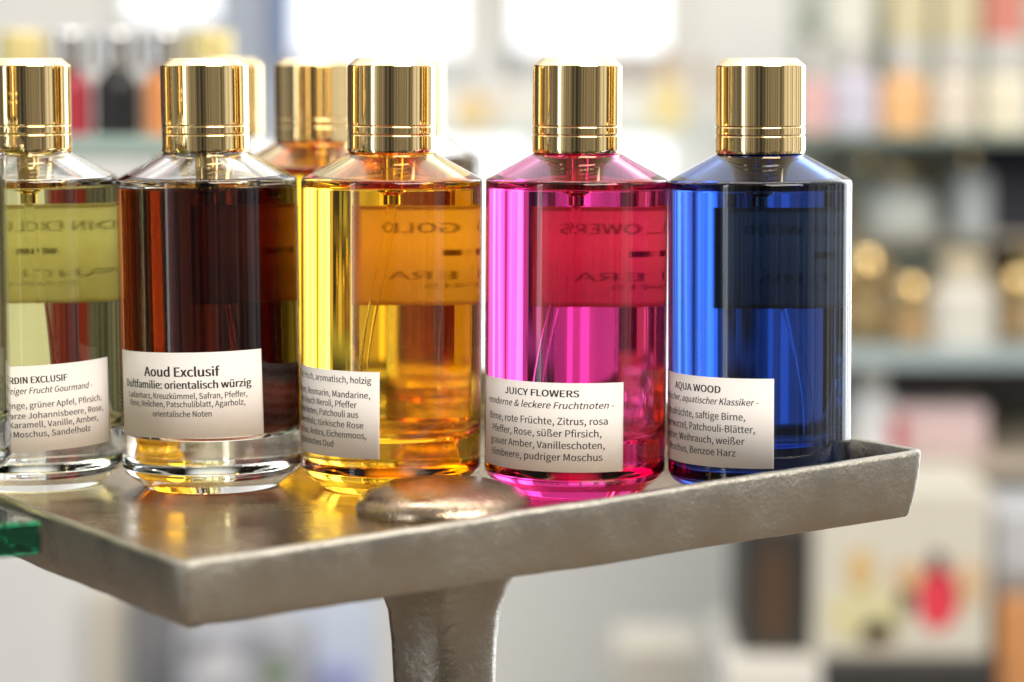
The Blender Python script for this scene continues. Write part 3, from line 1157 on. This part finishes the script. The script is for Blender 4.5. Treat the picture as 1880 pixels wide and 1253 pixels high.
# lower right shelf
a, b = at(1792, 431, YR + .09), at(1960, 266, YR + .09)
o = obj('dark_carton', box_mesh('dark_carton', 0, b.x - a.x, 0, .1, 0, b.z - a.z, .002), flat((.012, .014, .028), .5), None, a)
tag(o, 'dark navy carton at the right margin under the upper shelf', 'box')
bgbottle(1600, 846, 86, 130, 50, 60, YR, flat((.74, .76, .80), .3), M_WHITE, 'white lavender bottle low behind the right end of the tray')
bgbottle(1655, 846, 54, 84, 34, 20, YR + .06, flat((.22, .46, .34), .3), flat((.22, .46, .34), .3), 'small mint green bottle low on the right')
a, b = at(1640, 846, YR), at(1812, 748, YR)
o = obj('gift_box', box_mesh('gift_box', 0, b.x - a.x, 0, .08, 0, b.z - a.z, .003), flat((.82, .64, .66), .4), None, a)
tag(o, 'pale pink box low on the right shelf above the cream box', 'box')
a, b = at(1618, 846, YR - .015), at(1660, 766, YR - .015)
o = obj('gift_box', box_mesh('gift_box', 0, b.x - a.x, 0, .012, 0, b.z - a.z, .001), flat((.50, .05, .08), .4), None, a)
tag(o, 'narrow crimson box leaning by the pale pink box', 'box')

# boxes at lower right
YB = 2.2
def solidbox(name, x0, x1, y0, y1, Y, dep, col_, label, rough=.5, cat='box', bev=.003):
    a, b = at(x0, y1, Y), at(x1, y0, Y)
    r_ = empty(name, ((a.x + b.x) / 2, Y, a.z))
    tag(r_, label, cat)
    w = (b.x - a.x) / 2
    obj('box_body', box_mesh('box_body', -w, w, 0, dep, 0, b.z - a.z, bev), flat(col_, rough), r_)
    return r_, w, b.z - a.z


def disc_patch(root, px, py, wpx, hpx, Y, col_, name='printed_motif'):
    """flat printed spot on a box front: an ellipse, 1 mm thick"""
    p = at(px, py, Y)
    k = Y / FPX
    vs, n = [], 28
    for y_ in (-.0012, -.0002):
        for i in range(n):
            t = 2 * math.pi * i / n
            vs.append((math.cos(t) * wpx * k / 2, y_, math.sin(t) * hpx * k / 2))
    fs = [tuple(range(n)), tuple(range(n, 2 * n))] + [(i, (i + 1) % n, n + (i + 1) % n, n + i) for i in range(n)]
    o = obj(name, mesh(name, vs, fs, False), flat(col_, .5), root)
    o.location = (p.x - root.location.x, 0, p.z - root.location.z)
    return o


cb, w_, h_ = solidbox('decorated_box', 1492, 1822, 896, 1208, YB, .16, (.64, .61, .52), 'large cream decorated box with a red flower, low on the right')
disc_patch(cb, 1580, 1045, 56, 78, YB, (.66, .46, .20))
disc_patch(cb, 1590, 1130, 150, 110, YB, (.68, .62, .36))
disc_patch(cb, 1612, 1165, 70, 50, YB - .002, (.66, .48, .24))
disc_patch(cb, 1722, 1098, 78, 122, YB, (.75, .045, .08), 'red_flower')
disc_patch(cb, 1722, 1034, 36, 44, YB - .002, (.10, .06, .05), 'dark_centre')
disc_patch(cb, 1668, 1062, 60, 62, YB - .002, (.64, .42, .22))
disc_patch(cb, 1780, 1075, 60, 90, YB - .002, (.66, .46, .28))
disc_patch(cb, 1664, 1108, 34, 48, YB - .004, (.12, .11, .07))
db, w_, h_ = solidbox('dark_carton', 1358, 1492, 960, 1206, YB + .01, .12, (.035, .030, .024), 'tall dark brown carton left of the cream box under the tray')
disc_patch(db, 1420, 1090, 56, 190, YB + .01, (.085, .045, .022))
solidbox('display_table', 1330, 1508, 1215, 1420, YB - .02, .2, (.74, .72, .66), 'cream display block under the dark brown carton', cat='display block')
solidbox('black_stand', 1508, 1830, 1214, 1420, YB - .02, .2, (.035, .032, .03), 'black stand carrying the cream decorated box', cat='stand')
solidbox('orange_carton', 1830, 1960, 1100, 1420, YB, .14, (.60, .27, .10), 'orange brown carton cut by the right margin at the bottom')
solidbox('grey_carton', 1826, 1960, 1052, 1098, YB + .01, .12, (.26, .24, .22), 'flat dark grey carton lying on the orange brown one')
solidbox('white_carton', 1826, 1960, 940, 1050, YB + .02, .12, (.50, .51, .54), 'pale grey carton on top of the flat dark one at the right margin')

# below the tray
YU = 3.0
solidbox('white_cabinet', -120, 205, 1000, 1500, YU, .25, (.80, .80, .79), 'white cabinet low at the left below the tray', cat='cabinet')
solidbox('cardboard_box', 172, 236, 1080, 1500, YU - .05, .03, (.72, .66, .56), 'narrow beige box beside the white cabinet low at left')
solidbox('grey_bag', 238, 452, 1085, 1500, YU - .1, .12, (.22, .22, .23), 'dark grey paper bag below the front tray corner', cat='bag')
bx, _, _ = solidbox('patterned_box', 330, 560, 1165, 1500, YU - .3, .12, (.40, .41, .46), 'grey patterned box in front of the grey bag')
disc_patch(bx, 400, 1225, 90, 60, YU - .3, (.66, .66, .70))
disc_patch(bx, 300 + 60, 1190, 40, 40, YU - .302, (.18, .18, .20))
disc_patch(bx, 505, 1235, 54, 50, YU - .3, (.12, .20, .07))
disc_patch(bx, 470, 1150 + 30, 50, 40, YU - .302, (.24, .25, .30))
solidbox('blue_box', 520, 690, 1020, 1500, YU - .15, .12, (.66, .74, .88), 'pale blue white box left of the tray stem')
solidbox('blue_box', 590, 660, 1225, 1500, YU - .2, .03, (.36, .40, .70), 'small periwinkle blue box at the bottom edge left of the stem')
solidbox('beige_box', 1130, 1290, 1190, 1420, YU - .2, .12, (.70, .66, .58), 'beige box at the bottom edge right of the stem')
